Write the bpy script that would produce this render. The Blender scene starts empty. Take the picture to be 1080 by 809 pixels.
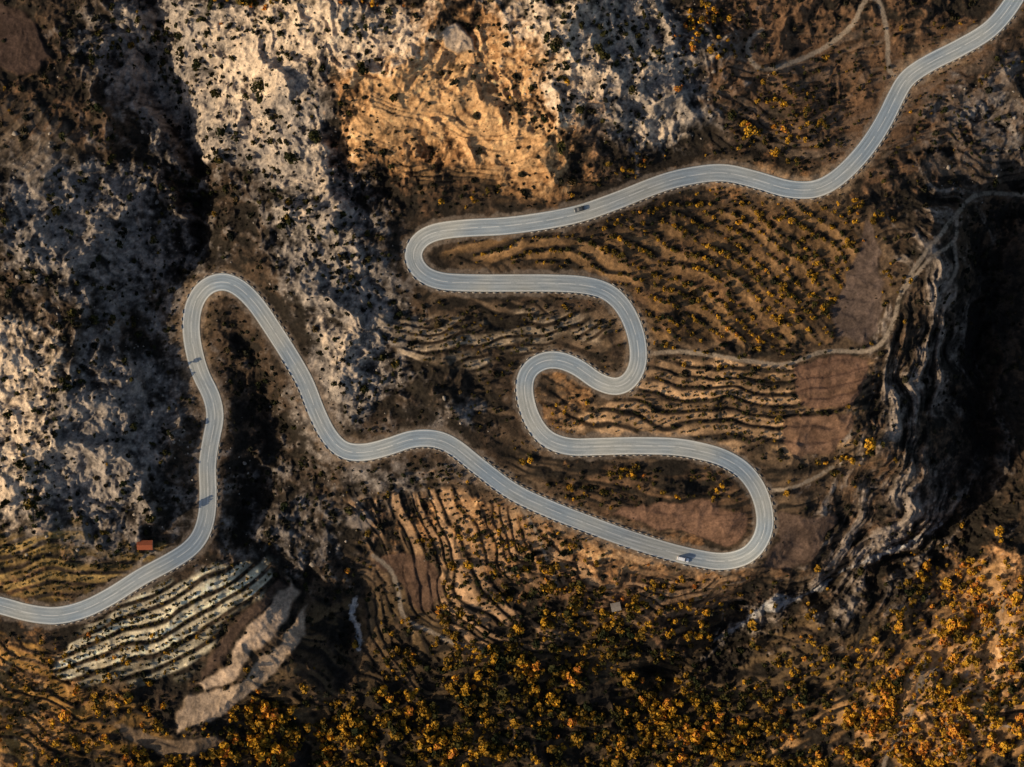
import bpy, bmesh, math, numpy as np, time
from mathutils import Vector
T0=time.time()
rng=np.random.default_rng(7)
S=0.4; CX,CY=540.0,404.5
f32=np.float32
def W(px,py): return (px-CX)*S,(CY-py)*S

# ---------------------------------------------------------------- noise
def perlin(x,y,seed):
    r=np.random.default_rng(seed); perm=r.permutation(256).astype(np.int32)
    ang=r.random(256)*2*np.pi; gx=np.cos(ang).astype(f32); gy=np.sin(ang).astype(f32)
    x0=np.floor(x); y0=np.floor(y); xf=(x-x0).astype(f32); yf=(y-y0).astype(f32)
    xi=x0.astype(np.int32); yi=y0.astype(np.int32)
    u=xf*xf*xf*(xf*(xf*6-15)+10); v=yf*yf*yf*(yf*(yf*6-15)+10)
    a=perm[xi&255]; b=perm[(xi+1)&255]
    def g(p,j,dx,dy):
        h=perm[(p+j)&255]; return gx[h]*dx+gy[h]*dy
    j0=yi&255; j1=(yi+1)&255
    n00=g(a,j0,xf,yf); n10=g(b,j0,xf-1,yf); n01=g(a,j1,xf,yf-1); n11=g(b,j1,xf-1,yf-1)
    return (n00*(1-u)+n10*u)*(1-v)+(n01*(1-u)+n11*u)*v
def fbm(x,y,scale,octv,seed,gain=0.5,norm=True):
    out=np.zeros_like(x); a=1.0; f=1.0/scale; ss=0
    for o in range(octv):
        out+=a*perlin(x*f+o*17.3,y*f-o*9.7,seed+o*101); ss+=a*a; a*=gain; f*=2.03
    if norm: out*=1.0/(0.27*math.sqrt(ss))
    return out
def ridged(x,y,scale,octv,seed):
    out=np.zeros_like(x); a=1.0; f=1.0/scale; w=1.0
    for o in range(octv):
        n=1-np.abs(perlin(x*f+o*13.1,y*f+o*7.7,seed+o*31))*2.0
        n=n*n; out+=a*n*w; w=np.clip(n*1.3,0,1); a*=0.5; f*=2.05
    return out
def sstep(a,b,x):
    t=np.clip((x-a)/(b-a),0,1); return t*t*(3-2*t)
def bblur(A,r):
    for ax in (0,1):
        n=A.shape[ax]; pad=[(0,0),(0,0)]; pad[ax]=(r+1,r); c=np.cumsum(np.pad(A.astype(np.float64),pad,mode='edge'),axis=ax)
        A=(np.take(c,np.arange(2*r+1,2*r+1+n),axis=ax)-np.take(c,np.arange(0,n),axis=ax))/(2*r+1)
    return A.astype(f32)

# ---------------------------------------------------------------- grid
fx=np.arange(-70,1151,1.0); fy=np.arange(-70,881,1.0)
e=np.cumsum(1.5*np.power(1.32,np.arange(29)))
gx1=np.concatenate([fx[0]-e[::-1],fx,fx[-1]+e]); gy1=np.concatenate([fy[0]-e[::-1],fy,fy[-1]+e])
NX,NY=len(gx1),len(gy1)
PX,PY=np.meshgrid(gx1.astype(f32),gy1.astype(f32))
# ---------------------------------------------------------------- roads
def catmull(pts,step):
    P=np.array(pts,float); P=np.vstack([2*P[0]-P[1],P,2*P[-1]-P[-2]])
    out=[]
    for i in range(1,len(P)-2):
        p0,p1,p2,p3=P[i-1:i+3]
        for t in np.linspace(0,1,14,endpoint=False):
            out.append(0.5*((2*p1)+(-p0+p2)*t+(2*p0-5*p1+4*p2-p3)*t*t+(-p0+3*p1-3*p2+p3)*t**3))
    out.append(P[-2]); out=np.array(out)
    d=np.concatenate([[0],np.cumsum(np.hypot(*np.diff(out,axis=0).T))])
    s=np.arange(0,d[-1],step)
    return np.stack([np.interp(s,d,out[:,0]),np.interp(s,d,out[:,1])],1)
def gsm(a,sig):
    k=np.exp(-0.5*(np.arange(-int(3*sig),int(3*sig)+1)/sig)**2); k/=k.sum(); n=len(k)//2
    return np.convolve(np.pad(a,n,mode='edge'),k,'valid')
main_pts=[(-260,560),(-160,600),(-60,625),(0,638),(30,646),(60,649),(90,642),(120,627),(150,608),(180,592),(200,579),(212,564),(218,543),(219,518),(218,490),(222,462),(226,440),(222,418),(211,395),(204,370),(201,345),(205,320),(217,303),(235,297),(253,304),(271,322),(290,350),(307,377),(322,404),(334,435),(347,460),(363,475),(385,477),(410,471),(435,463),(460,463),(480,472),(505,492),(540,518),(577,536),(620,553),(660,568),(700,581),(735,590),(765,594),(790,587),(804,570),(808,548),(801,520),(786,498),(765,484),(740,476),(710,471),(670,470),(630,471),(600,471),(576,462),(560,440),(553,412),(557,392),(572,381),(590,380),(610,388),(630,402),(650,408),(665,400),(673,380),(670,352),(658,325),(640,308),(615,301),(580,299),(540,299),(500,299),(465,297),(445,288),(436,271),(443,255),(460,246),(490,242),(530,240),(570,235),(610,227),(650,213),(690,197),(720,188),(760,183),(795,190),(830,200),(860,200),(885,186),(910,160),(930,130),(944,102),(956,83),(980,67),(1010,52),(1040,34),(1060,12),(1080,-20),(1120,-80),(1180,-140)]
road=catmull(main_pts,2.0)
road=np.stack([gsm(road[:,0],2.5),gsm(road[:,1],2.5)],1)
tracks={
 'a':([(946,84),(936,74),(934,52),(930,25),(921,3),(908,6),(895,30),(868,52),(835,68),(803,77),(788,66),(787,48),(800,36)],3.6),
 'b':([(684,373),(715,371),(745,374),(790,381),(828,384),(868,371),(918,369),(938,345),(946,310),(962,280),(985,252),(1008,226),(1035,204),(1080,201),(1150,205)],3.2),
 'c':([(946,310),(975,275),(1003,255),(1008,226)],2.4),
 'd':([(1003,255),(1005,285),(990,310)],2.2),
 'e':([(812,517),(830,516),(852,508),(880,492)],2.4),
 'f':([(392,588),(410,603),(418,625),(425,655),(455,672),(480,684),(510,690)],3.2),
 'g':([(150,612),(148,595),(160,582),(178,588)],2.4),
 'h':([(980,700),(960,760),(935,809),(925,880)],3.0),
 'i':([(540,520),(565,560),(580,600),(590,625)],2.0),
}
def polydist(P,R):
    D=np.full((NY,NX),1e6,f32); I=np.zeros((NY,NX),f32)
    for i in range(len(P)-1):
        a,b=P[i],P[i+1]
        x0,x1=min(a[0],b[0])-R,max(a[0],b[0])+R; y0,y1=min(a[1],b[1])-R,max(a[1],b[1])+R
        ix0,ix1=np.searchsorted(gx1,[x0,x1]); iy0,iy1=np.searchsorted(gy1,[y0,y1])
        if ix1<=ix0 or iy1<=iy0: continue
        X=PX[iy0:iy1,ix0:ix1]; Y=PY[iy0:iy1,ix0:ix1]; d=b-a; L=d@d
        t=np.clip(((X-a[0])*d[0]+(Y-a[1])*d[1])/L,0,1)
        q=np.hypot(X-a[0]-t*d[0],Y-a[1]-t*d[1]); m=q<D[iy0:iy1,ix0:ix1]
        D[iy0:iy1,ix0:ix1][m]=q[m]; I[iy0:iy1,ix0:ix1][m]=(i+t)[m]
    return D,I
DR,IR=polydist(road,60)
# ---------------------------------------------------------------- base relief
ctrl=np.array([(0,0,8),(100,100,15),(178,90,0),(200,170,-6),(212,250,-5),(300,60,29),(450,30,38),(600,30,38),(740,30,22),(900,30,10),(1060,20,6),(1000,150,2),(800,130,8),(650,150,20),(450,150,20),(330,200,15),(350,330,11),(260,420,-6),(270,550,-8),(60,300,18),(-40,430,6),(30,430,17),(120,450,11),(178,400,0),(172,340,0),(185,450,0),(235,297,4),(60,645,2),(60,580,8),(210,520,0),(60,780,-8),(70,700,-5),(180,670,1),(290,610,6),(310,670,0),(355,650,-16),(400,475,2),(330,560,-6),(460,330,7),(440,270,8),(700,200,6),(870,195,5),(945,90,5),(800,300,5),(670,360,3),(560,410,1),(700,430,2),(850,450,2),(940,350,4),(1000,300,10),(1055,300,-32),(1040,450,-34),(975,480,-2),(1000,580,-30),(800,550,-3),(650,560,-2),(600,640,-14),(480,600,-9),(800,660,-31),(650,740,-33),(450,740,-24),(300,790,-22),(850,760,-22),(1000,720,-4),(1070,780,10),(1090,620,-8),(-150,0,4),(-150,800,0),(1230,0,4),(1230,400,-10),(1230,900,12),(500,-150,40),(500,960,-20)],float)
cp=ctrl[:,:2]; r=np.hypot(cp[:,None,0]-cp[None,:,0],cp[:,None,1]-cp[None,:,1]); c0=40.
wts=np.linalg.solve(np.sqrt(r*r+c0*c0)+np.eye(len(cp))*-2.0,ctrl[:,2])
PCX=np.clip(PX,-150,1230); PCY=np.clip(PY,-150,960)
wx1=fbm(PX,PY,110,3,11); wy1=fbm(PX,PY,110,3,12)
BX=PCX+wx1*7; BY=PCY+wy1*7
base=np.zeros_like(PX)
for (x,y),w_ in zip(cp,wts): base+=f32(w_)*np.sqrt((BX-x)**2+(BY-y)**2+c0*c0)
base=np.clip(base,-48,52)
print('base',time.time()-T0)
WX=PX+wx1*9+fbm(PX,PY,28,3,21)*4; WY=PY+wy1*9+fbm(PX,PY,28,3,22)*4

def stamp(lst,X=None,Y=None):
    X=WX if X is None else X; Y=WY if Y is None else Y
    out=np.ones_like(PX)
    for cx,cy,rx,ry,rot,s in lst:
        a=math.radians(rot); dx=X-cx; dy=Y-cy
        u=(dx*math.cos(a)+dy*math.sin(a))/rx; v=(-dx*math.sin(a)+dy*math.cos(a))/ry
        d=u*u+v*v; out*=1-s*np.exp(-np.minimum(d,6)**1.4*0.75)
    return 1-out
def poly(P,soft=4,warp=0.5):
    P=np.array(P,float); X=PX+(WX-PX)*warp; Y=PY+(WY-PY)*warp
    x0,y0=P.min(0)-soft-25; x1,y1=P.max(0)+soft+25
    ix0,ix1=np.searchsorted(gx1,[x0,x1]); iy0,iy1=np.searchsorted(gy1,[y0,y1])
    out=np.zeros_like(PX); X=X[iy0:iy1,ix0:ix1]; Y=Y[iy0:iy1,ix0:ix1]
    ins=np.zeros(X.shape,bool); D=np.full(X.shape,1e6)
    n=len(P)
    for i in range(n):
        a=P[i]; b=P[(i+1)%n]; d=b-a
        t=np.clip(((X-a[0])*d[0]+(Y-a[1])*d[1])/(d@d),0,1)
        D=np.minimum(D,np.hypot(X-a[0]-t*d[0],Y-a[1]-t*d[1]))
        if a[1]!=b[1]:
            c=((a[1]>Y)!=(b[1]>Y))&(X<(b[0]-a[0])*(Y-a[1])/(b[1]-a[1])+a[0]); ins^=c
    sd=np.where(ins,D,-D); out[iy0:iy1,ix0:ix1]=sstep(-soft,soft,sd); return out
def cover(m,n,soft=0.35): return sstep(-soft,soft,n-(2.3-4.6*m))*(m>0.02)

# terraces: polygon, arc centre, spacing px, warp px, step m, tread colour, irregularity, opacity
terr=[
 ([(430,310),(690,205),(940,205),(940,620),(760,680),(400,640),(340,520),(520,470)],(690,-260),14,9,0.7,(0.15,0.098,0.058),1.3,.55),
 ([(330,620),(1010,640),(1010,880),(250,880),(230,745)],(720,250),16,12,0.9,(0.15,0.095,0.045),1.4,.5),
 ([(740,50),(930,10),(1110,60),(1110,210),(960,190),(880,180),(760,170)],(840,-300),14,11,0.7,(0.14,0.10,0.07),1.4,.45),
 ([(385,310),(400,330),(450,333),(520,328),(590,338),(640,352),(625,378),(560,372),(520,374),(495,402),(450,392),(415,372),(395,345)],(470,60),10,5,0.8,(0.30,0.225,0.15),.7,.95),
 ([(686,378),(830,388),(915,374),(914,430),(905,482),(850,490),(760,468),(690,460),(596,458),(590,440),(640,424),(684,402)],(800,-160),14,5,1.1,(0.38,0.235,0.125),.5,.95),
 ([(650,240),(760,215),(870,215),(905,240),(890,300),(880,362),(780,368),(690,360),(672,320),(640,285),(480,282),(480,256),(600,245)],(560,580),15,5,0.8,(0.21,0.12,0.053),.3,.92),
 ([(350,522),(440,505),(500,512),(600,552),(720,604),(790,608),(830,602),(800,645),(720,662),(640,672),(580,700),(520,710),(440,645),(380,560)],(700,470),12.5,8,1.0,(0.28,0.17,0.092),1.3,.85),
 ([(44,695),(98,650),(180,612),(235,597),(296,594),(288,628),(252,665),(200,706),(140,730),(80,738),(50,720)],(-40,230),14,3,0.8,(0.50,0.43,0.30),.2,.95),
 ([(-40,560),(60,556),(140,566),(190,582),(170,596),(120,615),(60,634),(-40,622)],(90,900),13,4,0.9,(0.24,0.155,0.055),.2,.88),
 ([(1085,560),(1150,540),(1150,880),(820,880),(790,830),(860,740),(960,650),(1040,600)],(650,400),19,12,1.6,(0.38,0.21,0.085),1.2,.8),
 ([(365,150),(400,95),(470,105),(560,140),(620,195),(560,215),(470,205),(400,180)],(520,-180),9,7,0.7,(0.46,0.26,0.115),1.6,.6),
 ([(-60,650),(40,665),(60,720),(150,740),(190,760),(180,880),(-60,880)],(160,420),15,8,1.0,(0.34,0.18,0.048),.9,.78),
 ([(560,500),(640,485),(760,490),(795,520),(790,560),(760,580),(680,562),(600,540)],(700,300),11,4,.7,(0.15,0.085,0.045),.8,.65),
 ([(0,100),(60,110),(90,160),(40,200),(-30,180)],(-60,40),10,4,.8,(0.11,0.08,0.055),.7,.7),
]
n_a=fbm(PX,PY,40,4,31); n_b=fbm(PX,PY,14,4,41,0.6); n_c=fbm(PX,PY,5,3,51,0.65); n_d=fbm(PX,PY,75,4,61)
n_e=fbm(PX,PY,22,5,71,0.6); n_f=fbm(PX,PY,9,4,81,0.65); n_g=fbm(PX,PY,150,2,66)
ca,sa=math.cos(math.radians(38)),math.sin(math.radians(38))
U=(WX*ca+WY*sa); Vv=(-WX*sa+WY*ca); n_s=fbm(U*0.33,Vv,11,4,171,0.6); n_t=fbm(U,Vv*0.33,12,4,191,0.6)
GX=PX+wx1*7; GY=PY+wy1*7
gr=np.hypot(GX-720,GY-390)+n_g*14+fbm(PX,PY,60,2,77)*5; gt=np.arctan2(GY-390,GX-720); n_p=fbm(gt*320*0.16,gr,20,5,231,0.62)
print('noise',time.time()-T0)
TM=np.zeros_like(PX); TC=np.zeros(PX.shape+(3,),f32); TRI=np.zeros_like(PX); TPH=np.zeros_like(PX); TA=np.zeros_like(PX); SAW=np.zeros_like(PX)
for ti_,(P,c,sp,wp,st,tcol,irr,opa) in enumerate(terr):
    m=poly(P,7 if opa>.6 else 22,0.9); q=m>0.005; mq=m[q]
    X=PX[q];Y=PY[q]; R=np.hypot(X-c[0],Y-c[1]); A=np.arctan2(Y-c[1],X-c[0])*R.mean()
    along=fbm((A*0.22).astype(f32),R.astype(f32),14,3,900+ti_*7,0.6); along2=fbm((A*0.35).astype(f32),(R*0.7).astype(f32),26,3,950+ti_*7,0.5)
    ph=(R+wx1[q]*wp*0.9+n_g[q]*wp*1.1+along2*wp*0.35)/sp
    ph=ph+0.3*irr*np.sin(ph*0.9+n_g[q])
    fr=ph-np.floor(ph)
    k=np.random.default_rng(int(sp*100)+ti_).random(4096); lv=k[(np.floor(ph).astype(int))%4096].astype(f32)
    act=mq*sstep(-1.7,-0.3,n_d[q]*irr+along*0.7*irr+(lv-0.5)*1.2*irr+(.6 if irr<.6 else 0))
    SAW[q]=SAW[q]*(1-mq)+(sstep(0.74,0.97,fr)-fr)*st*act
    tread=sstep(0.0,0.2,fr)*(1-sstep(0.55+0.15*lv,0.80,fr))
    tread=tread*act*np.clip(0.5+0.6*lv+0.25*along+0.12*n_b[q],0,1)*opa
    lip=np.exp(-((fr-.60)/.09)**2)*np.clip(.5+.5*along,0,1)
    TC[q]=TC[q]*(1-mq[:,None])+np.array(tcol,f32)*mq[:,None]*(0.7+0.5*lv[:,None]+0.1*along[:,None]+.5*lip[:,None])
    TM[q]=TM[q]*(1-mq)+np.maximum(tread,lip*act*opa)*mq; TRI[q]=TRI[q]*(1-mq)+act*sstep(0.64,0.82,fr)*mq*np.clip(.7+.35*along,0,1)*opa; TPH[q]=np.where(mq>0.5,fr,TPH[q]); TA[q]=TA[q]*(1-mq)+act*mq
print('terr',time.time()-T0)
fields=[
 ([(835,386),(870,375),(910,376),(912,400),(903,428),(870,431),(845,430),(828,410)],(0.13,0.073,0.047)),
 ([(828,442),(900,437),(903,455),(880,483),(838,486),(824,466)],(0.14,0.08,0.05)),
 ([(655,535),(700,530),(745,532),(782,540),(788,560),(770,577),(740,574),(690,560),(650,545)],(0.15,0.085,0.055)),
 ([(190,738),(250,718),(292,682),(318,642),(321,675),(300,702),(262,735),(222,765),(188,768)],(0.31,0.225,0.155)),
 ([(197,722),(240,698),(280,650),(306,612),(312,630),(286,680),(247,710),(206,733)],(0.35,0.255,0.18)),
 ([(205,708),(235,680),(262,650),(296,612),(302,618),(275,655),(238,694),(200,720)],(0.065,0.042,0.030)),
 ([(905,228),(920,262),(926,330),(915,364),(882,360),(880,320),(894,270)],(0.085,0.06,0.048)),
 ([(818,538),(870,540),(886,546),(860,590),(832,604),(806,600),(822,570)],(0.095,0.062,0.045)),
 ([(395,590),(420,585),(455,600),(465,635),(448,652),(432,645),(422,620)],(0.085,0.05,0.033)),
 ([(0,5),(40,25),(60,60),(20,80),(-30,60)],(0.05,0.032,0.025)),
 ([(470,44),(485,42),(500,58),(497,72),(480,74),(470,60)],(0.42,0.32,0.23)),
 ([(360,540),(385,535),(395,545),(380,556),(362,553)],(0.2,0.16,0.13)),
 ([(110,770),(150,765),(180,775),(240,785),(230,800),(150,790)],(0.16,0.11,0.07)),
]
FM=np.zeros_like(PX); FC=np.zeros(PX.shape+(3,),f32)
for P,c in fields:
    m=poly(P,2.6,0.5); FC=FC*(1-m[...,None])+np.array(c,f32)*m[...,None]; FM=np.maximum(FM,m)
SM=np.clip(1-0.75*TA,0,1)*(1-0.75*FM)
# relief
rd=ridged(WX,WY,120,5,91); rd2=ridged(WX,WY,38,4,95)
rockzone=[(150,60,75,65,0,.8),(190,120,50,80,0,.6),(100,240,120,80,0,.6),(150,440,80,130,0,.5),(50,470,90,100,0,.6),(340,250,75,130,-15,.8),(345,410,60,60,0,.6),(290,100,80,80,0,.9),(380,45,80,50,0,.8),(500,110,120,70,20,.6),(650,70,100,95,0,.85),(700,140,50,40,0,.8),(1040,120,70,70,0,.5)]
RZ=stamp(rockzone)
gz=stamp([(985,330,60,130,8,.95),(975,500,80,110,25,.95),(910,610,120,50,-25,.9),(1040,720,90,120,30,.5)])
HW=9.2
nearr=0.25+0.75*sstep(HW,50,DR)
Hh=base+nearr*((rd-0.9)*(4.0+2.8*RZ)*(0.35+0.65*SM)+((rd2-0.9)*(0.7+0.7*RZ)+n_p*gz*1.7+n_e*0.33+n_b*(0.16+0.16*RZ)+n_c*(0.07+0.07*RZ)+(n_s*.25)*RZ)*SM)+SAW
for pts,wd,dep in [([(165,-20),(172,40),(160,80),(190,130),(205,190),(212,250),(205,290)],18,10),([(262,330),(265,400),(290,470),(262,520),(265,590),(335,640),(355,720),(330,800)],22,5),([(450,165),(400,195),(370,180),(350,140)],16,7),([(1085,190),(1048,260),(1040,350),(1042,430),(1055,520),(1020,560),(950,600),(860,640),(780,680),(700,720)],22,11)]:
    d,_=polydist(catmull(pts,6),90)
    d=np.minimum(d,200)+n_e*3
    Hh-=dep*np.exp(-(np.maximum(d,0)/wd)**2)
def samp(A,x,y):
    ix=np.clip(np.searchsorted(gx1,x)-1,0,NX-2); iy=np.clip(np.searchsorted(gy1,y)-1,0,NY-2)
    u=np.clip((x-gx1[ix])/(gx1[ix+1]-gx1[ix]),0,1); v=np.clip((y-gy1[iy])/(gy1[iy+1]-gy1[iy]),0,1)
    return (A[iy,ix]*(1-u)+A[iy,ix+1]*u)*(1-v)+(A[iy+1,ix]*(1-u)+A[iy+1,ix+1]*u)*v
rz=gsm(samp(Hh,road[:,0],road[:,1]),22)
def blend(D,I,z,hw,fall,cut=0.14):
    global Hh
    zz=np.interp(I.ravel(),np.arange(len(z)),z).reshape(I.shape).astype(f32)
    t=sstep(hw+1.5,hw+fall,D+np.clip(n_b,-1,1)*1.2*(D>hw+2))
    Hh=np.where(D<hw+fall,(zz-cut)*(1-t)+Hh*t,Hh)
TRK=np.zeros_like(PX)
for k,(pts,w) in tracks.items():
    P=catmull(pts,3.0); D,I=polydist(P,20); z=gsm(samp(Hh,P[:,0],P[:,1]),6)
    blend(D,I,z,w*0.5,9,0.0); TRK=np.maximum(TRK,1-sstep(w*0.5-0.3,w*0.5+1.5,D+n_c*0.5))
blend(DR,IR,rz,HW,28)
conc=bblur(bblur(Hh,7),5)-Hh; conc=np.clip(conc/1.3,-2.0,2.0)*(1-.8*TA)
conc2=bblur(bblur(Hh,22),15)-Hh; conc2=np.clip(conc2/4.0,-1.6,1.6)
print('road',time.time()-T0)
# ---------------------------------------------------------------- ground cover colours, gorge and ravine shade painted in
def C(*c): return np.array(c,f32)
def mix(A,c,m): return A*(1-m[...,None])+np.asarray(c,f32)*m[...,None]
col=np.empty(PX.shape+(3,),f32); col[:]=C(0.020,0.016,0.012)
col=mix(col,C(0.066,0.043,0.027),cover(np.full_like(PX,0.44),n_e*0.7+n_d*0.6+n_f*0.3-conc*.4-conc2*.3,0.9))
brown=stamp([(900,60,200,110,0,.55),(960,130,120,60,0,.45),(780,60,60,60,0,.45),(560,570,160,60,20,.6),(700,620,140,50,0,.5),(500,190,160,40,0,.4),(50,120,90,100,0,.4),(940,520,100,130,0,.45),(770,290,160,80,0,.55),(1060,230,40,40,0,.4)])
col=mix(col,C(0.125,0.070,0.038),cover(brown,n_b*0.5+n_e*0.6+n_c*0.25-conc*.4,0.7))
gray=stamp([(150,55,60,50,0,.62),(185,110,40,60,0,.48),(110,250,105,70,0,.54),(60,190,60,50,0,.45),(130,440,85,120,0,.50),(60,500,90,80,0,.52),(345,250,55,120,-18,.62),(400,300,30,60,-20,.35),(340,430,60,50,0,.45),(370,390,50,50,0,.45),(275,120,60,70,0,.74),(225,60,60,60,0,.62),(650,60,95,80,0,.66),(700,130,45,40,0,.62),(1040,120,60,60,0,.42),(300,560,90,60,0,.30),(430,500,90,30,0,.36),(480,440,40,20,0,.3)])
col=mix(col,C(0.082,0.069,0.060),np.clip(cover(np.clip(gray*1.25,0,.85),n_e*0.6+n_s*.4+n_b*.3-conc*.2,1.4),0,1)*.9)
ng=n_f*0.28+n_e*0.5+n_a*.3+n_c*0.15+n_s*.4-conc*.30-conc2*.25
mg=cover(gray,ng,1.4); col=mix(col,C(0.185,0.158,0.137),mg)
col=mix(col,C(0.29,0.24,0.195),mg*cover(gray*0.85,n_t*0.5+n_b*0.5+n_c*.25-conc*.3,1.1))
tan=stamp([(425,85,70,45,20,.85),(500,130,85,55,20,.82),(560,185,60,25,10,.55),(395,145,45,30,0,.65),(590,100,50,60,0,.5),(10,745,70,90,0,.55),(560,570,100,35,25,.48),(690,600,90,26,8,.5),(1000,740,110,70,-40,.55),(1060,650,70,60,0,.55),(760,280,110,60,0,.2),(590,435,40,35,0,.45),(800,196,90,14,0,.5),(470,560,70,50,40,.35),(20,600,80,40,0,.3),(540,60,40,50,0,.6),(450,50,60,40,0,.4),(0,440,40,60,0,.3)])
mt=cover(tan,n_s*0.45+n_e*0.45+n_c*0.2+n_b*.3-conc*.35,1.2); col=mix(col,C(0.35,0.175,0.070),mt)
col=mix(col,C(0.54,0.32,0.15),mt*cover(tan*0.8,n_t*0.6+n_f*0.4+n_c*0.2-conc*.4,0.9))
pale=stamp([(330,45,75,45,0,.76),(255,90,50,60,0,.60),(400,40,55,30,0,.68),(640,50,85,60,0,.50),(700,150,38,22,0,.5),(560,25,50,28,0,.55),(5,430,55,85,0,.64),(0,490,60,70,0,.5),(335,190,40,60,0,.38),(360,365,35,28,0,.42),(150,50,40,30,0,.3),(20,370,50,30,0,.45),(600,100,30,30,0,.42)])
mp=cover(pale,n_t*0.35+n_f*.2+n_b*0.35+n_e*.4+n_c*0.15-conc*.35,1.4); col=mix(col,C(0.50,0.385,0.275),mp)
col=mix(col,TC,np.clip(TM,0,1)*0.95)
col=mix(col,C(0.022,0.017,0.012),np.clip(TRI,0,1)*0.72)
# gorge strata
col=mix(col,C(0.10,0.078,0.061),cover(gz*.52,n_p*.9+n_e*.4+n_c*.15,1.0)*.9)
col=mix(col,C(0.25,0.20,0.16),cover(gz*.37,n_p*.85+n_e*.5+n_c*.2,0.8)*.9)
fn=np.clip(1+0.15*n_b+0.10*n_e+0.07*n_c,0.5,1.5)
col=mix(col,FC*fn[...,None],FM*0.93)
col=mix(col,C(0.26,0.205,0.15),TRK*0.9)
sd,_=polydist(catmull([(742,690),(770,681),(800,660),(818,645),(850,637),(880,622),(900,606),(935,592),(975,575),(1010,556)],4),30)
wdt=2.0+6.0*np.exp(-((PX-826)/13)**2)+n_e*1.9
sg=1-sstep(wdt-1.5,wdt+1.5,sd+n_f*1.4); col=mix(col,C(0.46,0.44,0.42),sg*0.8*sstep(740,800,PX)*np.clip(.75+.25*n_f,0,1))
sd2,_=polydist(catmull([(372,636),(368,655),(376,672),(374,690)],4),12); sg2=1-sstep(1.5,4,sd2+n_c*1.2); col=mix(col,C(0.5,0.48,0.46),sg2*0.7)
vg=(1-sstep(HW+2.0,HW+5.5,DR+n_b*1.5)); col=mix(col,C(0.16,0.125,0.095),vg*0.75)
wv=sstep(HW-1,HW+1,DR)*(1-sstep(HW+3,HW+13,DR+n_e*2.5)); wz=stamp([(850,195,90,40,0,.8),(560,560,160,50,20,.7),(960,70,70,40,0,.6),(330,440,60,60,0,.3),(195,340,40,70,0,.7),(670,370,50,60,0,.5)])
col=mix(col,C(0.32,0.21,0.12),wv*wz*0.8*np.clip(0.6+0.4*n_f,0,1))
sp=np.clip(1+0.13*n_c+0.12*n_f,0.4,1.7); sp=1+(sp-1)*(1-0.6*FM)
col*=sp[...,None]
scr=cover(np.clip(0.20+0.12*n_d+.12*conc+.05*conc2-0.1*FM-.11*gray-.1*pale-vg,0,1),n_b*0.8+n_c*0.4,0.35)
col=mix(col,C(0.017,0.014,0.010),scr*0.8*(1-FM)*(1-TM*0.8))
dk=stamp([(1055,330,38,125,0,.85),(1045,470,34,65,0,.7),(270,430,26,80,0,.25),(190,170,20,110,-8,.45),(480,200,130,22,0,.35),(60,60,60,60,0,.3),(740,660,110,26,-15,.4),(560,740,300,40,0,.3)])  # near-black stamps: gorge and ravine shade painted into the colour, along with dark scrub
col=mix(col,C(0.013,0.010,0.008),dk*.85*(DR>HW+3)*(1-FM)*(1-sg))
col=np.clip(col,0.004,0.6)
print('colour',time.time()-T0)

# ---------------------------------------------------------------- helpers
def link(o,parent=None):
    bpy.context.scene.collection.objects.link(o)
    if parent: o.parent=parent
    return o
def npmesh(name,V,F,mat=None,smooth=False,attrs=None):
    me=bpy.data.meshes.new(name); V=np.ascontiguousarray(V,f32); F=np.ascontiguousarray(F,np.int32)
    k=F.shape[1]
    me.vertices.add(len(V)); me.vertices.foreach_set('co',V.ravel())
    me.loops.add(F.size); me.loops.foreach_set('vertex_index',F.ravel())
    me.polygons.add(len(F)); me.polygons.foreach_set('loop_start',np.arange(0,F.size,k,dtype=np.int32))
    try: me.polygons.foreach_set('loop_total',np.full(len(F),k,np.int32))
    except Exception: pass
    if smooth: me.polygons.foreach_set('use_smooth',np.ones(len(F),bool))
    me.update(calc_edges=True)
    for an,(typ,arr) in (attrs or {}).items():
        if typ=='C':
            a=me.color_attributes.new(an,'FLOAT_COLOR','POINT'); q=np.ones((len(V),4),f32); q[:,:3]=arr; a.data.foreach_set('color',q.ravel())
        elif typ=='F':
            a=me.attributes.new(an,'FLOAT','POINT'); a.data.foreach_set('value',np.ascontiguousarray(arr,f32))
        elif typ=='V':
            a=me.attributes.new(an,'FLOAT_VECTOR','POINT'); a.data.foreach_set('vector',np.ascontiguousarray(arr,f32).ravel())
    if mat: me.materials.append(mat)
    return me
def newmat(name,rough=0.9,spec=0.1):
    m=bpy.data.materials.new(name); m.use_nodes=True; nt=m.node_tree; b=nt.nodes['Principled BSDF']
    b.inputs['Roughness'].default_value=rough; b.inputs['Specular IOR Level'].default_value=spec
    return m,nt,b
def N(nt,t,**k):
    n=nt.nodes.new(t)
    for a,v in k.items(): setattr(n,a,v)
    return n
def noise(nt,scale,det=4,rough=0.6,vec=None):
    n=N(nt,'ShaderNodeTexNoise'); n.inputs['Scale'].default_value=scale; n.inputs['Detail'].default_value=det; n.inputs['Roughness'].default_value=rough
    if vec is None:
        tc=N(nt,'ShaderNodeTexCoord'); vec=tc.outputs['Object']
    nt.links.new(vec,n.inputs['Vector']); return n.outputs['Fac']
def ramp(nt,fac,stops):
    r=N(nt,'ShaderNodeValToRGB'); el=r.color_ramp.elements
    while len(el)<len(stops): el.new(0.5)
    for e_,(p,c) in zip(el,stops): e_.position=p; e_.color=(*c,1)
    nt.links.new(fac,r.inputs[0]); return r.outputs[0]
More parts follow.
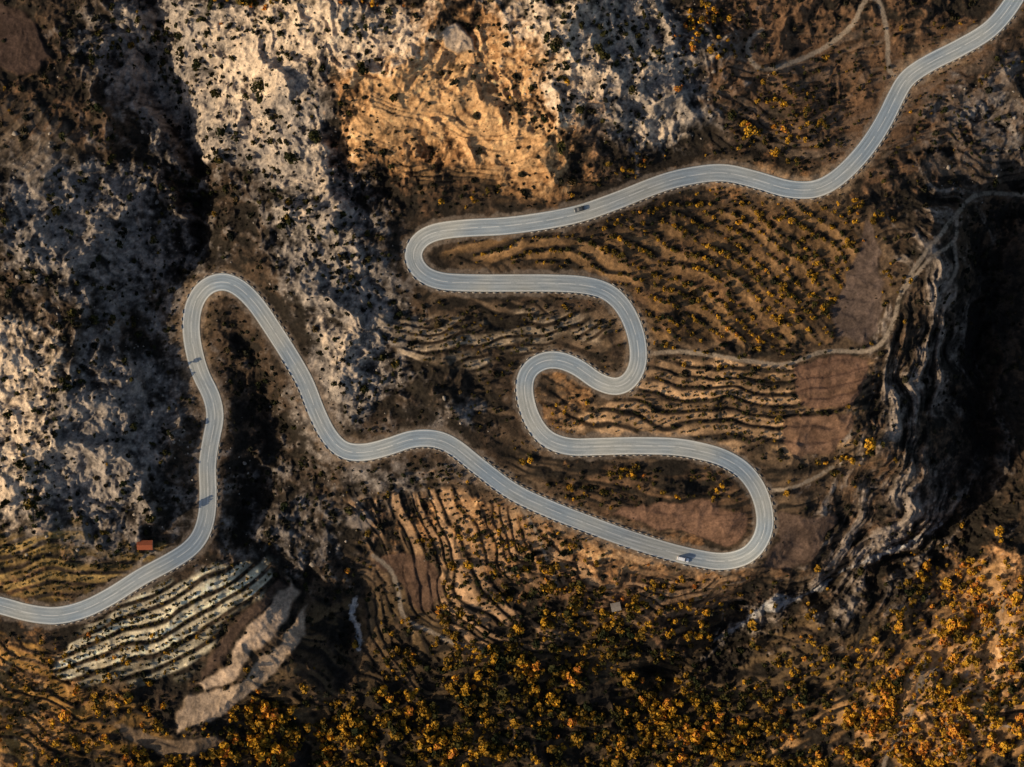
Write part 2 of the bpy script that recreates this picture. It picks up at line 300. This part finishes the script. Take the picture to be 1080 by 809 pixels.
def mul(nt,a,b,fac=1.0,mode='MULTIPLY'):
    m=N(nt,'ShaderNodeMix',data_type='RGBA',blend_type=mode); m.inputs[0].default_value=fac
    for s,i in ((a,6),(b,7)):
        if isinstance(s,(tuple,list)): m.inputs[i].default_value=(*s,1)
        else: nt.links.new(s,m.inputs[i])
    return m.outputs[2]
def simple(name,c,rough=0.7,spec=0.3,var=0.25,scale=3.0):
    m,nt,b=newmat(name,rough,spec); f=noise(nt,scale)
    nt.links.new(ramp(nt,f,[(0.3,tuple(x*(1-var) for x in c)),(0.7,tuple(min(1,x*(1+var)) for x in c))]),b.inputs['Base Color'])
    return m
gm,nt,b=newmat('hillside_ground',0.95,0.06)
at=N(nt,'ShaderNodeAttribute',attribute_name='ground_cover')
n1=noise(nt,1.1,5,0.65); n2=noise(nt,4.0,3,0.6)
c=mul(nt,at.outputs['Color'],ramp(nt,n1,[(0.3,(0.68,0.68,0.69)),(0.52,(1,1,1)),(0.72,(1.32,1.30,1.26))]))
c=mul(nt,c,ramp(nt,n2,[(0.3,(0.8,0.8,0.8)),(0.7,(1.2,1.2,1.2))]))
nt.links.new(c,b.inputs['Base Color'])
bp=N(nt,'ShaderNodeBump'); bp.inputs['Strength'].default_value=1.0; bp.inputs['Distance'].default_value=0.26
nt.links.new(n1,bp.inputs['Height']); nt.links.new(bp.outputs[0],b.inputs['Normal'])
XX,YY=W(PX,PY)
V=np.stack([XX.ravel(),YY.ravel(),Hh.ravel()],1)
idx=np.arange(NX*NY,dtype=np.int32).reshape(NY,NX)
F=np.stack([idx[1:,:-1].ravel(),idx[1:,1:].ravel(),idx[:-1,1:].ravel(),idx[:-1,:-1].ravel()],1)
link(bpy.data.objects.new('terrain',npmesh('terrain',V,F,gm,True,{'ground_cover':('C',col.reshape(-1,3))})))
print('terrain',time.time()-T0)

# ---------------------------------------------------------------- road mesh
RX,RY=W(road[:,0],road[:,1]); RZ_=rz
tx=np.gradient(RX); ty=np.gradient(RY); L=np.hypot(tx,ty); nx=-ty/L; ny=tx/L
slen=np.concatenate([[0],np.cumsum(np.hypot(np.diff(RX),np.diff(RY)))])
def strip(o0,o1,z,sel=None,cols=2):
    offs=np.linspace(o0,o1,cols); n=len(RX)
    V=np.stack([np.stack([RX+nx*o,RY+ny*o,RZ_+z],1) for o in offs],1).reshape(-1,3)
    i=np.arange(n-1)
    if sel is not None: i=i[sel[:-1]]
    F=np.concatenate([np.stack([i*cols+j+1,i*cols+j,(i+1)*cols+j,(i+1)*cols+j+1],1) for j in range(cols-1)])
    uv=np.stack([np.tile(offs,n),np.repeat(slen,cols),np.zeros(n*cols)],1)
    return V,F,uv
hw=HW*S
rm,nt,b=newmat('asphalt',0.7,0.3)
at=N(nt,'ShaderNodeAttribute',attribute_name='road_uv')
mp_=N(nt,'ShaderNodeMapping'); mp_.inputs['Scale'].default_value=(1.0,0.06,1); nt.links.new(at.outputs['Vector'],mp_.inputs['Vector'])
a1=noise(nt,1.3,4,0.6,mp_.outputs[0]); a2=noise(nt,0.035,3,0.5); a3=noise(nt,3.0,3,0.6)
c=ramp(nt,a1,[(0.3,(0.195,0.225,0.245)),(0.7,(0.33,0.365,0.385))])
c=mul(nt,c,ramp(nt,a2,[(0.38,(0.80,0.87,0.95)),(0.62,(1.25,1.14,1.0))])); c=mul(nt,c,ramp(nt,a3,[(0.3,(0.82,0.82,0.82)),(0.7,(1.12,1.12,1.12))]))
sx=N(nt,'ShaderNodeSeparateXYZ'); nt.links.new(at.outputs['Vector'],sx.inputs[0])
ab=N(nt,'ShaderNodeMath',operation='ABSOLUTE'); nt.links.new(sx.outputs[0],ab.inputs[0])
dv=N(nt,'ShaderNodeMath',operation='DIVIDE'); nt.links.new(ab.outputs[0],dv.inputs[0]); dv.inputs[1].default_value=hw
c=mul(nt,c,ramp(nt,dv.outputs[0],[(0.0,(1.08,1.08,1.08)),(0.22,(.90,.90,.90)),(0.40,(1.08,1.08,1.08)),(0.62,(.90,.90,.90)),(0.8,(1.05,1.05,1.05)),(1.0,(1.25,1.18,1.08))]))
nt.links.new(c,b.inputs['Base Color'])
V,F,uv=strip(-hw,hw,0.0,cols=7)
link(bpy.data.objects.new('mountain_road',npmesh('mountain_road',V,F,rm,False,{'road_uv':('V',uv)})))
wm=simple('road_paint',(0.60,0.60,0.58),0.6,0.3,0.2,2.0)
Vs=[];Fs=[];o=0
dash=(slen%9.0)<7.2
for o0,o1,sl in ((-hw+0.35,-hw+0.53,None),(hw-0.53,hw-0.35,None),(-0.07,0.07,dash)):
    V,F,_=strip(o0,o1,0.01,sl); Vs.append(V);Fs.append(F+o);o+=len(V)
link(bpy.data.objects.new('road_markings',npmesh('road_markings',np.concatenate(Vs),np.concatenate(Fs),wm)))
bm_,nt,b=newmat('parapet_stone',0.9,0.1); f=noise(nt,0.8); nt.links.new(ramp(nt,f,[(0.3,(0.20,0.18,0.16)),(0.7,(0.36,0.33,0.29))]),b.inputs['Base Color'])
def near(p): return int(np.argmin((road[:,0]-p[0])**2+(road[:,1]-p[1])**2))
secs=[((201,345),(235,297),(-1,0)),((215,562),(220,462),(1,0)),((235,297),(300,366),(1,-1)),((307,377),(347,460),(-1,0)),((347,460),(400,475),(0,1)),((405,472),(470,466),(0,1)),((480,472),(790,587),(0,1)),((505,492),(700,581),(1,-1)),((790,587),(786,498),(1,0)),((780,494),(600,471),(0,1)),((590,470),(554,400),(-1,0)),((557,392),(640,406),(0,-1)),((660,404),(640,308),(1,0)),((630,305),(460,296),(0,1)),((450,292),(443,255),(-1,0)),((560,237),(870,198),(0,1)),((880,190),(950,92),(1,0)),((956,83),(1060,12),(0,1)),((60,649),(200,579),(0,1))]
Vs=[];Fs=[];nb=0
cube=np.array([(-1,-1,0),(1,-1,0),(1,1,0),(-1,1,0),(-.92,-.75,1),(.92,-.75,1),(.92,.75,1),(-.92,.75,1)],float)
cf=np.array([(4,5,6,7),(0,1,5,4),(1,2,6,5),(2,3,7,6),(3,0,4,7),(0,3,2,1)])
for a,b_,h in secs:
    i0,i1=sorted((near(a),near(b_))); m=(i0+i1)//2; sg_=1 if nx[m]*h[0]-ny[m]*h[1]>0 else -1
    s=np.arange(slen[i0],slen[i1],2.9)
    for si in s:
        if rng.random()<.05: continue
        x=np.interp(si,slen,RX);y=np.interp(si,slen,RY);z=np.interp(si,slen,RZ_);ax=np.interp(si,slen,nx)*sg_;ay=np.interp(si,slen,ny)*sg_
        x+=ax*(hw+0.42);y+=ay*(hw+0.42); j=rng.uniform(0.8,1.1)
        T=np.array([ay,-ax]);q=cube*np.array([0.85*j,0.2,0.5*j])
        Vs.append(np.stack([x+T[0]*q[:,0]+ax*q[:,1],y+T[1]*q[:,0]+ay*q[:,1],z-0.12+q[:,2]],1));Fs.append(cf+nb);nb+=8
link(bpy.data.objects.new('roadside_parapet',npmesh('roadside_parapet',np.concatenate(Vs),np.concatenate(Fs),bm_)))

# ---------------------------------------------------------------- vegetation
def leafball(r,n,size,flat=0.8,lumps=5,trunk=True,hgt=1.0):
    lc=r.normal(size=(lumps,3)); lc/=np.linalg.norm(lc,axis=1)[:,None]; lc*=r.uniform(.25,.6,(lumps,1)); lc[:,2]*=flat
    lr=r.uniform(.35,.62,lumps); V=[];F=[];sh=[]
    for i in range(n):
        k=r.integers(lumps); d=r.normal(size=3); d/=np.linalg.norm(d); d[2]=abs(d[2])*0.9-0.15
        p=lc[k]+d*lr[k]*r.uniform(.75,1.05); p[2]*=flat; p[2]+=hgt
        nn=d+r.normal(size=3)*0.4; nn/=np.linalg.norm(nn); t=np.cross(nn,r.normal(size=3)); t/=np.linalg.norm(t); bb=np.cross(nn,t)
        s=size*r.uniform(.6,1.25); b0=len(V)
        for u,v in ((-1,-.7),(.8,-1),(1,.7),(-.7,1)): V.append(p+t*s*u+bb*s*v)
        F.append((b0,b0+1,b0+2,b0+3)); sh+= [r.uniform(-.5,.5)]*4
    tr=[0.0]*len(V)
    if trunk:
        def limb(p0,p1,r0,r1):
            b0=len(V); d=p1-p0; d/=np.linalg.norm(d); t=np.cross(d,(0.3,1,0.2)); t/=np.linalg.norm(t); q=np.cross(d,t)
            for p,rr in ((p0,r0),(p1,r1)):
                for a in range(4): V.append(p+rr*(t*math.cos(a*1.5708)+q*math.sin(a*1.5708)))
            for a in range(4): F.append((b0+a,b0+(a+1)%4,b0+4+(a+1)%4,b0+4+a))
            sh.extend([0]*8); tr.extend([1.0]*8)
        limb(np.array([0,0,-.25]),np.array([.03,.02,hgt]),.12,.06)
        for k in range(min(3,lumps)): limb(np.array([0,0,hgt*.5]),lc[k]+np.array([0,0,hgt]),.06,.025)
    return np.array(V),np.array(F),np.array(sh),np.array(tr)
DRc=np.minimum(DR,100)
def field(name,xs,ys,rad,tint,variants,mat,seed,zoff=0.0,lim=True):
    if lim:   # roadside growth is kept low
        rad=np.minimum(rad,np.maximum(.3,(samp(DRc,xs,ys)-HW)*0.085))
    r=np.random.default_rng(seed); z=samp(Hh,xs,ys)+zoff; X,Y=W(xs,ys); n=len(xs); vi=r.integers(len(variants),size=n)
    Vs=[];Fs=[];Ts=[];Ks=[];o=0
    for k,(v,f_,sh,tr) in enumerate(variants):
        m=np.where(vi==k)[0]
        if not len(m): continue
        a=r.uniform(0,6.283,len(m)); ca,sa=np.cos(a),np.sin(a); s=rad[m]; sx=s*r.uniform(.8,1.2,len(m)); sz=s*r.uniform(.8,1.3,len(m))
        vx=v[None,:,0]*sx[:,None]; vy=v[None,:,1]*s[:,None]
        P=np.stack([X[m][:,None]+vx*ca[:,None]-vy*sa[:,None],Y[m][:,None]+vx*sa[:,None]+vy*ca[:,None],z[m][:,None]+v[None,:,2]*sz[:,None]],2)
        Vs.append(P.reshape(-1,3)); Fs.append((f_[None]+(np.arange(len(m))*len(v))[:,None,None]+o).reshape(-1,4)); o+=len(m)*len(v)
        Ts.append((tint[m][:,None]+sh[None]*0.24).ravel()); Ks.append(np.tile(tr,len(m)))
    me=npmesh(name,np.concatenate(Vs),np.concatenate(Fs),mat,False,{'tint':('F',np.concatenate(Ts)),'wood':('F',np.concatenate(Ks))})
    return link(bpy.data.objects.new(name,me))
def leafmat(name,stops):
    m,nt,b=newmat(name,0.8,0.08); at=N(nt,'ShaderNodeAttribute',attribute_name='tint'); w=N(nt,'ShaderNodeAttribute',attribute_name='wood')
    c=ramp(nt,at.outputs['Fac'],stops); n=noise(nt,2.0,3); c=mul(nt,c,ramp(nt,n,[(0.3,(.7,.7,.7)),(0.7,(1.25,1.25,1.25))]))
    x=N(nt,'ShaderNodeMix',data_type='RGBA'); nt.links.new(w.outputs['Fac'],x.inputs[0]); nt.links.new(c,x.inputs[6]); x.inputs[7].default_value=(.06,.045,.035,1)
    nt.links.new(x.outputs[2],b.inputs['Base Color']); return m
gold=leafmat('autumn_foliage',[(0.0,(.014,.018,.007)),(0.3,(.050,.042,.011)),(0.55,(.22,.118,.015)),(0.85,(.54,.28,.022)),(1.0,(.42,.14,.03))])
dark=leafmat('scrub_foliage',[(0.0,(.008,.009,.006)),(0.5,(.026,.024,.013)),(1.0,(.07,.046,.018))])
def scatter(dens,n,seed,xr=(-65,1145),yr=(-65,875),clear=3.0,sep=0):
    r=np.random.default_rng(seed); out=[]; tot=0; occ=set(); it=0
    while tot<n and it<60:
        it+=1
        x=r.uniform(*xr,60000); y=r.uniform(*yr,60000); d=samp(dens,x,y); k=(r.random(60000)<d)&(samp(DRc,x,y)>HW+clear)
        x=x[k];y=y[k]
        if sep:
            kk=[]
            for i,(a,b_) in enumerate(zip((x/sep).astype(int),(y/sep).astype(int))):
                if (a,b_) in occ: continue
                occ.add((a,b_)); kk.append(i)
            x=x[kk];y=y[kk]
        out.append(np.stack([x,y],1)); tot+=len(x)
        if len(x)<20: break
    return np.concatenate(out)[:n].T
clump=np.clip(0.5+0.45*n_e+0.35*n_d,0.03,1)
nT=(1-.75*np.clip(TM,0,1))
gd=stamp([(600,780,380,42,0,.95),(900,775,210,65,-10,.7),(560,640,60,70,30,.4),(640,700,160,40,0,.45),(1050,700,80,90,0,.5),(290,790,120,35,0,.8),(560,690,110,50,0,.5),(380,770,60,30,0,.7),(1000,660,60,40,-30,.35)])*clump*(1-FM)*(1-0.6*sg)*nT
x,y=scatter(gd,4200,101,clear=5,sep=4); r=np.random.default_rng(5)
var=[leafball(np.random.default_rng(200+i),46,.27,.85) for i in range(8)]
tint=np.clip(.34+.25*r.normal(size=len(x))+.12*samp(n_d,x,y)+.10*samp(n_e,x,y)+.24*sstep(780,1000,x)+.12*sstep(330,200,x)+.08*sstep(740,790,y),0,.95)
field('golden_woodland',x,y,np.clip(np.exp(r.normal(.22,.45,len(x))),.5,3.2),tint,var,gold,1)
od=stamp([(780,290,115,62,0,.95),(700,245,70,25,0,.6),(560,262,70,14,0,.4),(850,250,50,30,0,.6)],PX,PY)*np.exp(-((TPH-.76)/.08)**2)*(1-FM)
x,y=scatter(od,760,102,clear=4,sep=6); r=np.random.default_rng(6); tint=np.clip(.42+.21*r.normal(size=len(x)),0,.93)
field('orchard_trees',x,y,r.uniform(.6,1.6,len(x)),tint,var,gold,2)
od=(stamp([(720,508,75,20,0,.8),(590,520,60,22,10,.5),(600,440,30,25,0,.35),(820,140,60,35,0,.4),(660,185,40,14,-20,.5),(500,215,30,10,0,.5),(740,35,24,40,0,.45),(900,475,30,25,0,.5),(640,620,200,40,10,.22),(120,700,90,40,0,.2),(560,490,40,20,0,.4),(760,210,120,14,0,.3),(700,640,90,30,0,.2),(860,300,60,60,0,.2),(260,5,40,8,0,.5),(400,8,50,8,0,.4),(980,30,60,30,0,.12)],PX,PY))*clump*(1-FM)
x,y=scatter(od,600,103,clear=4,sep=4); tint=np.clip(.46+.22*r.normal(size=len(x))+.3*((x<770)&(y<110)),0,1.0)
field('yellow_bushes',x,y,r.uniform(.55,1.9,len(x)),tint,var,gold,3)
rowT=np.exp(-((TPH-.40)/.07)**2)+.5*np.exp(-((TPH-.85)/.08)**2)
od=stamp([(160,660,120,55,-20,.9),(60,700,40,20,0,.6),(60,595,110,30,0,.6),(20,760,70,80,0,.4),(770,430,110,40,0,.75),(500,355,90,28,0,.55),(520,590,140,60,25,.45),(700,510,80,25,0,.4),(900,100,150,70,0,.2),(500,430,60,40,0,.3)],PX,PY)*(.03+rowT)*(TA>.15)*(1-FM)
x,y=scatter(od,1900,104,clear=4,sep=5); tint=np.clip(.24+.13*r.normal(size=len(x)),0,.8)
field('olive_grove',x,y,r.uniform(.45,1.1,len(x)),tint,var,gold,4)
x,y=scatter(np.clip(gray+.6*pale,0,1)*.6*np.clip(.5+.5*n_d,.1,1),850,108,clear=6,sep=6); tint=np.clip(.12+.1*r.normal(size=len(x)),0,.5)
field('limestone_shrubs',x,y,np.clip(np.exp(r.normal(.15,.4,len(x))),.5,2.6),tint,var,gold,9,-.3)
sv=[leafball(np.random.default_rng(300+i),26,.33,.7,4,False,.35) for i in range(8)]
sd_=np.clip(.05+.5*clump*stamp([(620,60,110,70,0,.45),(340,280,90,150,-15,.4),(120,300,150,150,0,.25),(130,480,120,90,0,.3),(270,470,50,130,0,.9),(360,150,60,40,0,.7),(320,660,50,120,0,.8),(430,430,60,50,0,.5),(800,110,120,70,0,.6),(560,210,130,25,0,.7),(600,490,50,30,0,.8),(600,350,50,40,0,.6),(560,740,420,90,0,.8),(1040,330,50,120,0,.8),(920,440,40,60,0,.3),(60,60,70,60,0,.7),(190,200,40,110,0,.8),(760,300,160,80,0,.2),(850,30,120,40,0,.5),(470,560,120,60,20,.3)])+.12*np.clip(conc,0,2),0,1)*(1-.97*FM)*(1-.8*sg)*(1-.85*np.clip(TM,0,1))*(1-TRK)
x,y=scatter(sd_,6000,105,clear=5); tint=np.clip(.4+.22*r.normal(size=len(x)),0,1)
rad=np.exp(r.normal(-.25,.48,len(x))); field('hillside_scrub',x,y,np.clip(rad,.3,2.3),tint,sv,dark,6)
tv=[leafball(np.random.default_rng(400+i),9,.42,.7,3,False,.25) for i in range(6)]
x,y=scatter(np.clip(.3+.3*n_b+.2*conc,0,1)*(1-.9*FM)*(1-TRK)*(1-.6*sg)*nT*(1-.5*gray),6500,106,clear=1.5); tint=np.clip(.45+.25*r.normal(size=len(x)),0,1)
field('grass_tufts',x,y,np.clip(np.exp(r.normal(-1.15,.35,len(x))),.15,.8),tint,tv,dark,7)
def rockv(s):
    bm=bmesh.new(); bmesh.ops.create_icosphere(bm,subdivisions=1,radius=1); r=np.random.default_rng(s)
    V=np.array([v.co[:] for v in bm.verts])*r.uniform(.6,1.15,(len(bm.verts),1))*np.array([1,.8,.6]); F=np.array([[v.index for v in f.verts] for f in bm.faces]); bm.free(); return V,F
rs=[rockv(i) for i in range(6)]
rmat,nt,b=newmat('limestone_boulder',0.9,0.1); f=noise(nt,.35,4); nt.links.new(ramp(nt,f,[(0.3,(.15,.13,.11)),(0.7,(.34,.28,.22))]),b.inputs['Base Color'])
x,y=scatter(np.clip(gray+pale,0,1)**1.5*.8,2400,107,clear=5); X,Y=W(x,y); z=samp(Hh,x,y); Vs=[];Fs=[];o=0
rr=np.clip(np.exp(r.normal(-1.0,.6,len(x))),.15,2.2); vi=r.integers(6,size=len(x)); an=r.uniform(0,6.28,len(x))
rr=np.minimum(rr,np.maximum(.15,(samp(DRc,x,y)-HW)*0.1))
for k in range(6):
    m=np.where(vi==k)[0]; v,f_=rs[k]; s=rr[m][:,None]; ca=np.cos(an[m])[:,None]; sa=np.sin(an[m])[:,None]
    P=np.stack([X[m][:,None]+(v[None,:,0]*ca-v[None,:,1]*sa)*s,Y[m][:,None]+(v[None,:,0]*sa+v[None,:,1]*ca)*s,z[m][:,None]+v[None,:,2]*s],2)
    Vs.append(P.reshape(-1,3)); Fs.append((f_[None]+(np.arange(len(m))*len(v))[:,None,None]+o).reshape(-1,3)); o+=len(m)*len(v)
link(bpy.data.objects.new('boulders',npmesh('boulders',np.concatenate(Vs),np.concatenate(Fs),rmat)))
print('veg',time.time()-T0)
for nm,px,py,ra,ti in [('yellow_tree',378,783,3.2,.82),('yellow_tree',916,467,3.0,.78),('yellow_tree',898,486,2.2,.72),('yellow_tree',790,140,3.0,.72),('yellow_tree',815,162,2.4,.80),('yellow_tree',783,133,2.0,.7),('yellow_tree',360,762,2.3,.75),('orange_tree',712,100,2.2,1.0),('orange_tree',727,58,1.8,.98),('yellow_tree',603,208,1.2,.75),('yellow_tree',867,603,2.0,.7),('yellow_tree',552,487,1.6,.72),('yellow_tree',899,212,1.6,.75),('green_tree',275,95,3.4,.2),('green_tree',630,62,3.6,.2),('green_tree',665,103,2.8,.2),('green_tree',262,8,4.2,.3),('green_tree',610,125,3.0,.15),('green_tree',400,5,3.5,.4),('green_tree',310,170,3.4,.1),('green_tree',335,148,3.8,.1),('green_tree',300,240,2.4,.1),('green_tree',585,60,3,.12)]:
    vv=[leafball(np.random.default_rng(int(px*7+py)),170,.15,.85,8)]
    field(nm,np.array([float(px)]),np.array([float(py)]),np.array([ra]),np.array([ti]),vv,gold,int(px),0.0,False)
# ---------------------------------------------------------------- cars
def bmobj(name,fn,mat,parent,smooth=False):
    bm=bmesh.new(); fn(bm); me=bpy.data.meshes.new(name); bmesh.ops.recalc_face_normals(bm,faces=bm.faces); bm.to_mesh(me); bm.free(); me.materials.append(mat)
    if smooth: me.polygons.foreach_set('use_smooth',[True]*len(me.polygons))
    return link(bpy.data.objects.new(name,me),parent)
def loft(secs_):
    def fn(bm):
        rings=[[bm.verts.new(p) for p in s] for s in secs_]; n=len(rings[0])
        for a,b in zip(rings,rings[1:]):
            for i in range(n): bm.faces.new((a[i],a[(i+1)%n],b[(i+1)%n],b[i]))
        bm.faces.new(rings[0][::-1]); bm.faces.new(rings[-1])
    return fn
glass=simple('car_glass',(.02,.025,.03),.08,.6,.1); tyre=simple('tyre_rubber',(.02,.02,.02),.9,.2,.2); lampm=simple('headlamp',(.7,.7,.68),.2,.5,.05); tail=simple('tail_lamp',(.4,.02,.02),.3,.5,.05)
def car(px,py,paintc,offs,rev,van=False):
    i=near((px,py)); sgn=-1 if rev else 1
    e=bpy.data.objects.new('delivery_van' if van else 'car',None); link(e)
    e.location=(RX[i]+nx[i]*offs,RY[i]+ny[i]*offs,RZ_[i]+.012)
    e.rotation_euler=(0,-math.atan2(RZ_[i+2]-RZ_[i-2],slen[i+2]-slen[i-2])*sgn,math.atan2(ty[i]*sgn,tx[i]*sgn))
    pm=simple('car_paint',paintc,.3,.5,.04)
    def ring(x,w,z0,z1,wt=None):
        wt=wt or w*.9; return [(x,-w,z0),(x,-w,z0+(z1-z0)*.6),(x,-wt,z1),(x,wt,z1),(x,w,z0+(z1-z0)*.6),(x,w,z0)]
    Ln=5.2 if van else 4.4; h=Ln/2
    bmobj('body',loft([ring(-h,.74,.38,.80),ring(-h+.12,.88,.28,.95),ring(-h*.5,.92,.24,.98),ring(0,.93,.24,.96),ring(h*.42,.92,.24,.92),ring(h*.8,.88,.26,.82),ring(h-.08,.80,.3,.7),ring(h,.66,.36,.6)]),pm,e,True)
    x0,x1=(-h+.1,h*.5) if van else (-h*.78,h*.42); zt=2.1 if van else 1.44
    bmobj('cabin_glass',loft([ring(x0,.80,.93,.96),ring(x0+.45*(0.2 if van else 1),.78,.93,zt-.04,.62),ring(x1-.75,.78,.93,zt-.04,.62),ring(x1,.80,.90,.93)]),glass,e)
    bmobj('roof',loft([ring(x0+.42*(0.2 if van else 1),.64,zt-.06,zt,.6),ring((x0+x1)/2,.66,zt-.05,zt+.04,.6),ring(x1-.78,.64,zt-.06,zt,.6)]),pm,e)
    for k,(wx,wy) in enumerate(((h*.62,.84),(h*.62,-.84),(-h*.6,.84),(-h*.6,-.84))):
        def wf(bm,wx=wx,wy=wy):
            bmesh.ops.create_cone(bm,cap_ends=True,segments=18,radius1=.33,radius2=.33,depth=.22)
            for v in bm.verts: v.co=Vector((v.co.x+wx,v.co.z+wy,v.co.y+.33))
        bmobj('wheel_%d'%(k+1),wf,tyre,e)
    for k,(lx,ly,mm) in enumerate(((h-.12,.58,lampm),(h-.12,-.58,lampm),(-h+.02,.6,tail),(-h+.02,-.6,tail))):
        def lf(bm,lx=lx,ly=ly):
            bmesh.ops.create_cube(bm,size=1); bmesh.ops.bevel(bm,geom=bm.edges[:],offset=.15,segments=2,affect='EDGES')
            for v in bm.verts: v.co=Vector((v.co.x*.22+lx,v.co.y*.3+ly,v.co.z*.14+.68))
        bmobj('lamp_%d'%(k+1),lf,mm,e)
car(722,587,(.80,.81,.82),-1.7,False,True)
car(612,227,(.05,.055,.06),1.7,True)
# ---------------------------------------------------------------- huts
def hut(nm,px,py,l,w,h,rot,wallc,roofc,roof=True):
    x,y=W(px,py); z=float(min(samp(Hh,np.array([px+dx]),np.array([py+dy]))[0] for dx in (-8,0,8) for dy in (-5,0,5)))
    zt=float(samp(Hh,np.array([px*1.]),np.array([py*1.]))[0])
    e=bpy.data.objects.new(nm,None); link(e); e.location=(x,y,zt); e.rotation_euler=(0,0,math.radians(rot))
    wmt=simple('rubble_wall',wallc,.9,.1,.3,2); rmt=simple('roof_tiles',roofc,.85,.15,.3,4); dm=simple('weathered_wood',(.07,.045,.03),.8,.1)
    t=.35; d=zt-z+.5
    def box(bm,x0,x1,y0,y1,z0,z1):
        r=bmesh.ops.create_cube(bm,size=1)
        for v in r['verts']: v.co=Vector(((x0+x1)/2+v.co.x*(x1-x0),(y0+y1)/2+v.co.y*(y1-y0),(z0+z1)/2+v.co.z*(z1-z0)))
    def walls(bm):
        box(bm,-l/2,l/2,w/2-t,w/2,-d,h)
        box(bm,-l/2,-.5,-w/2,-w/2+t,-d,h); box(bm,.5,l/2,-w/2,-w/2+t,-d,h); box(bm,-.5,.5,-w/2+.01,-w/2+t-.01,2.05,h-.01)
        box(bm,-l/2,-l/2+t,-w/2+t,w/2-t,-d,h); box(bm,l/2-t,l/2,-w/2+t,w/2-t,-d,h)
        for s in (-1,1):
            x0=s*(l/2-t/2); vs=[bm.verts.new((x0+dx,yy,zz)) for dx in (-t/2,t/2) for yy,zz in ((-w/2,h+.002),(w/2,h+.002),(0,h+w*.24))]
            bm.faces.new(vs[:3]); bm.faces.new(vs[3:])
            for a,b in ((0,1),(1,2),(2,0)): bm.faces.new((vs[a],vs[b],vs[b+3],vs[a+3]))
    bmobj('walls',walls,wmt,e)
    def rf(bm):
        n=int(l/.3)
        for s in (-1,1):
            for i in range(n):
                x0=-l/2-.3+i*(l+.6)/n; x1=x0+(l+.6)/n; xm=(x0+x1)/2; y1=s*(w/2+.35); z1=h-.14; zr=h+w*.24+.06
                a=[bm.verts.new(p) for p in ((x0,y1,z1),(xm,y1,z1+.09),(x1,y1,z1),(x1,0,zr),(xm,0,zr+.09),(x0,0,zr))]
                bm.faces.new((a[0],a[1],a[4],a[5])); bm.faces.new((a[1],a[2],a[3],a[4]))
    bmobj('roof',rf,rmt,e)
    bmobj('door',lambda bm: box(bm,-.49,.49,-w/2+.1,-w/2+.16,0,2.0),dm,e)
    bmobj('window',lambda bm: box(bm,-l*.36,-l*.36+.7,-w/2-.02,-w/2+.02,1.1,1.8),dm,e)
hut('terracotta_roof_hut',155,574,6.0,3.4,2.5,0,(.30,.22,.16),(.26,.075,.035))
hut('stone_hut',651,643,3.6,3.0,2.2,12,(.30,.26,.21),(.22,.19,.16))
# ---------------------------------------------------------------- light, sky, camera
az=Vector((-0.95,-0.30)); el=math.radians(27); az.normalize()
D=Vector((az.x*math.cos(el),az.y*math.cos(el),math.sin(el)))
sl=bpy.data.lights.new('sun','SUN'); sl.energy=5.0; sl.angle=math.radians(.5); sl.color=(1,.81,.56)
so=bpy.data.objects.new('sun',sl); so.rotation_euler=D.to_track_quat('Z','Y').to_euler(); link(so)
w=bpy.data.worlds.new('World'); bpy.context.scene.world=w; w.use_nodes=True; nt=w.node_tree; bg=nt.nodes['Background']
sk=nt.nodes.new('ShaderNodeTexSky'); sk.sky_type='NISHITA'; sk.sun_disc=False; sk.sun_elevation=el; sk.sun_rotation=math.atan2(D.x,D.y); sk.dust_density=2.0
nt.links.new(sk.outputs[0],bg.inputs[0]); bg.inputs[1].default_value=.11
cd=bpy.data.cameras.new('camera'); co=bpy.data.objects.new('camera',cd); link(co); co.location=(0,0,1200); co.rotation_euler=(0,0,0)
cd.lens=100; cd.sensor_width=36; cd.clip_start=1; cd.clip_end=20000; bpy.context.scene.camera=co
s=bpy.context.scene; s.view_settings.view_transform='Standard'; s.view_settings.look='None'; s.view_settings.exposure=0
print('done',time.time()-T0)
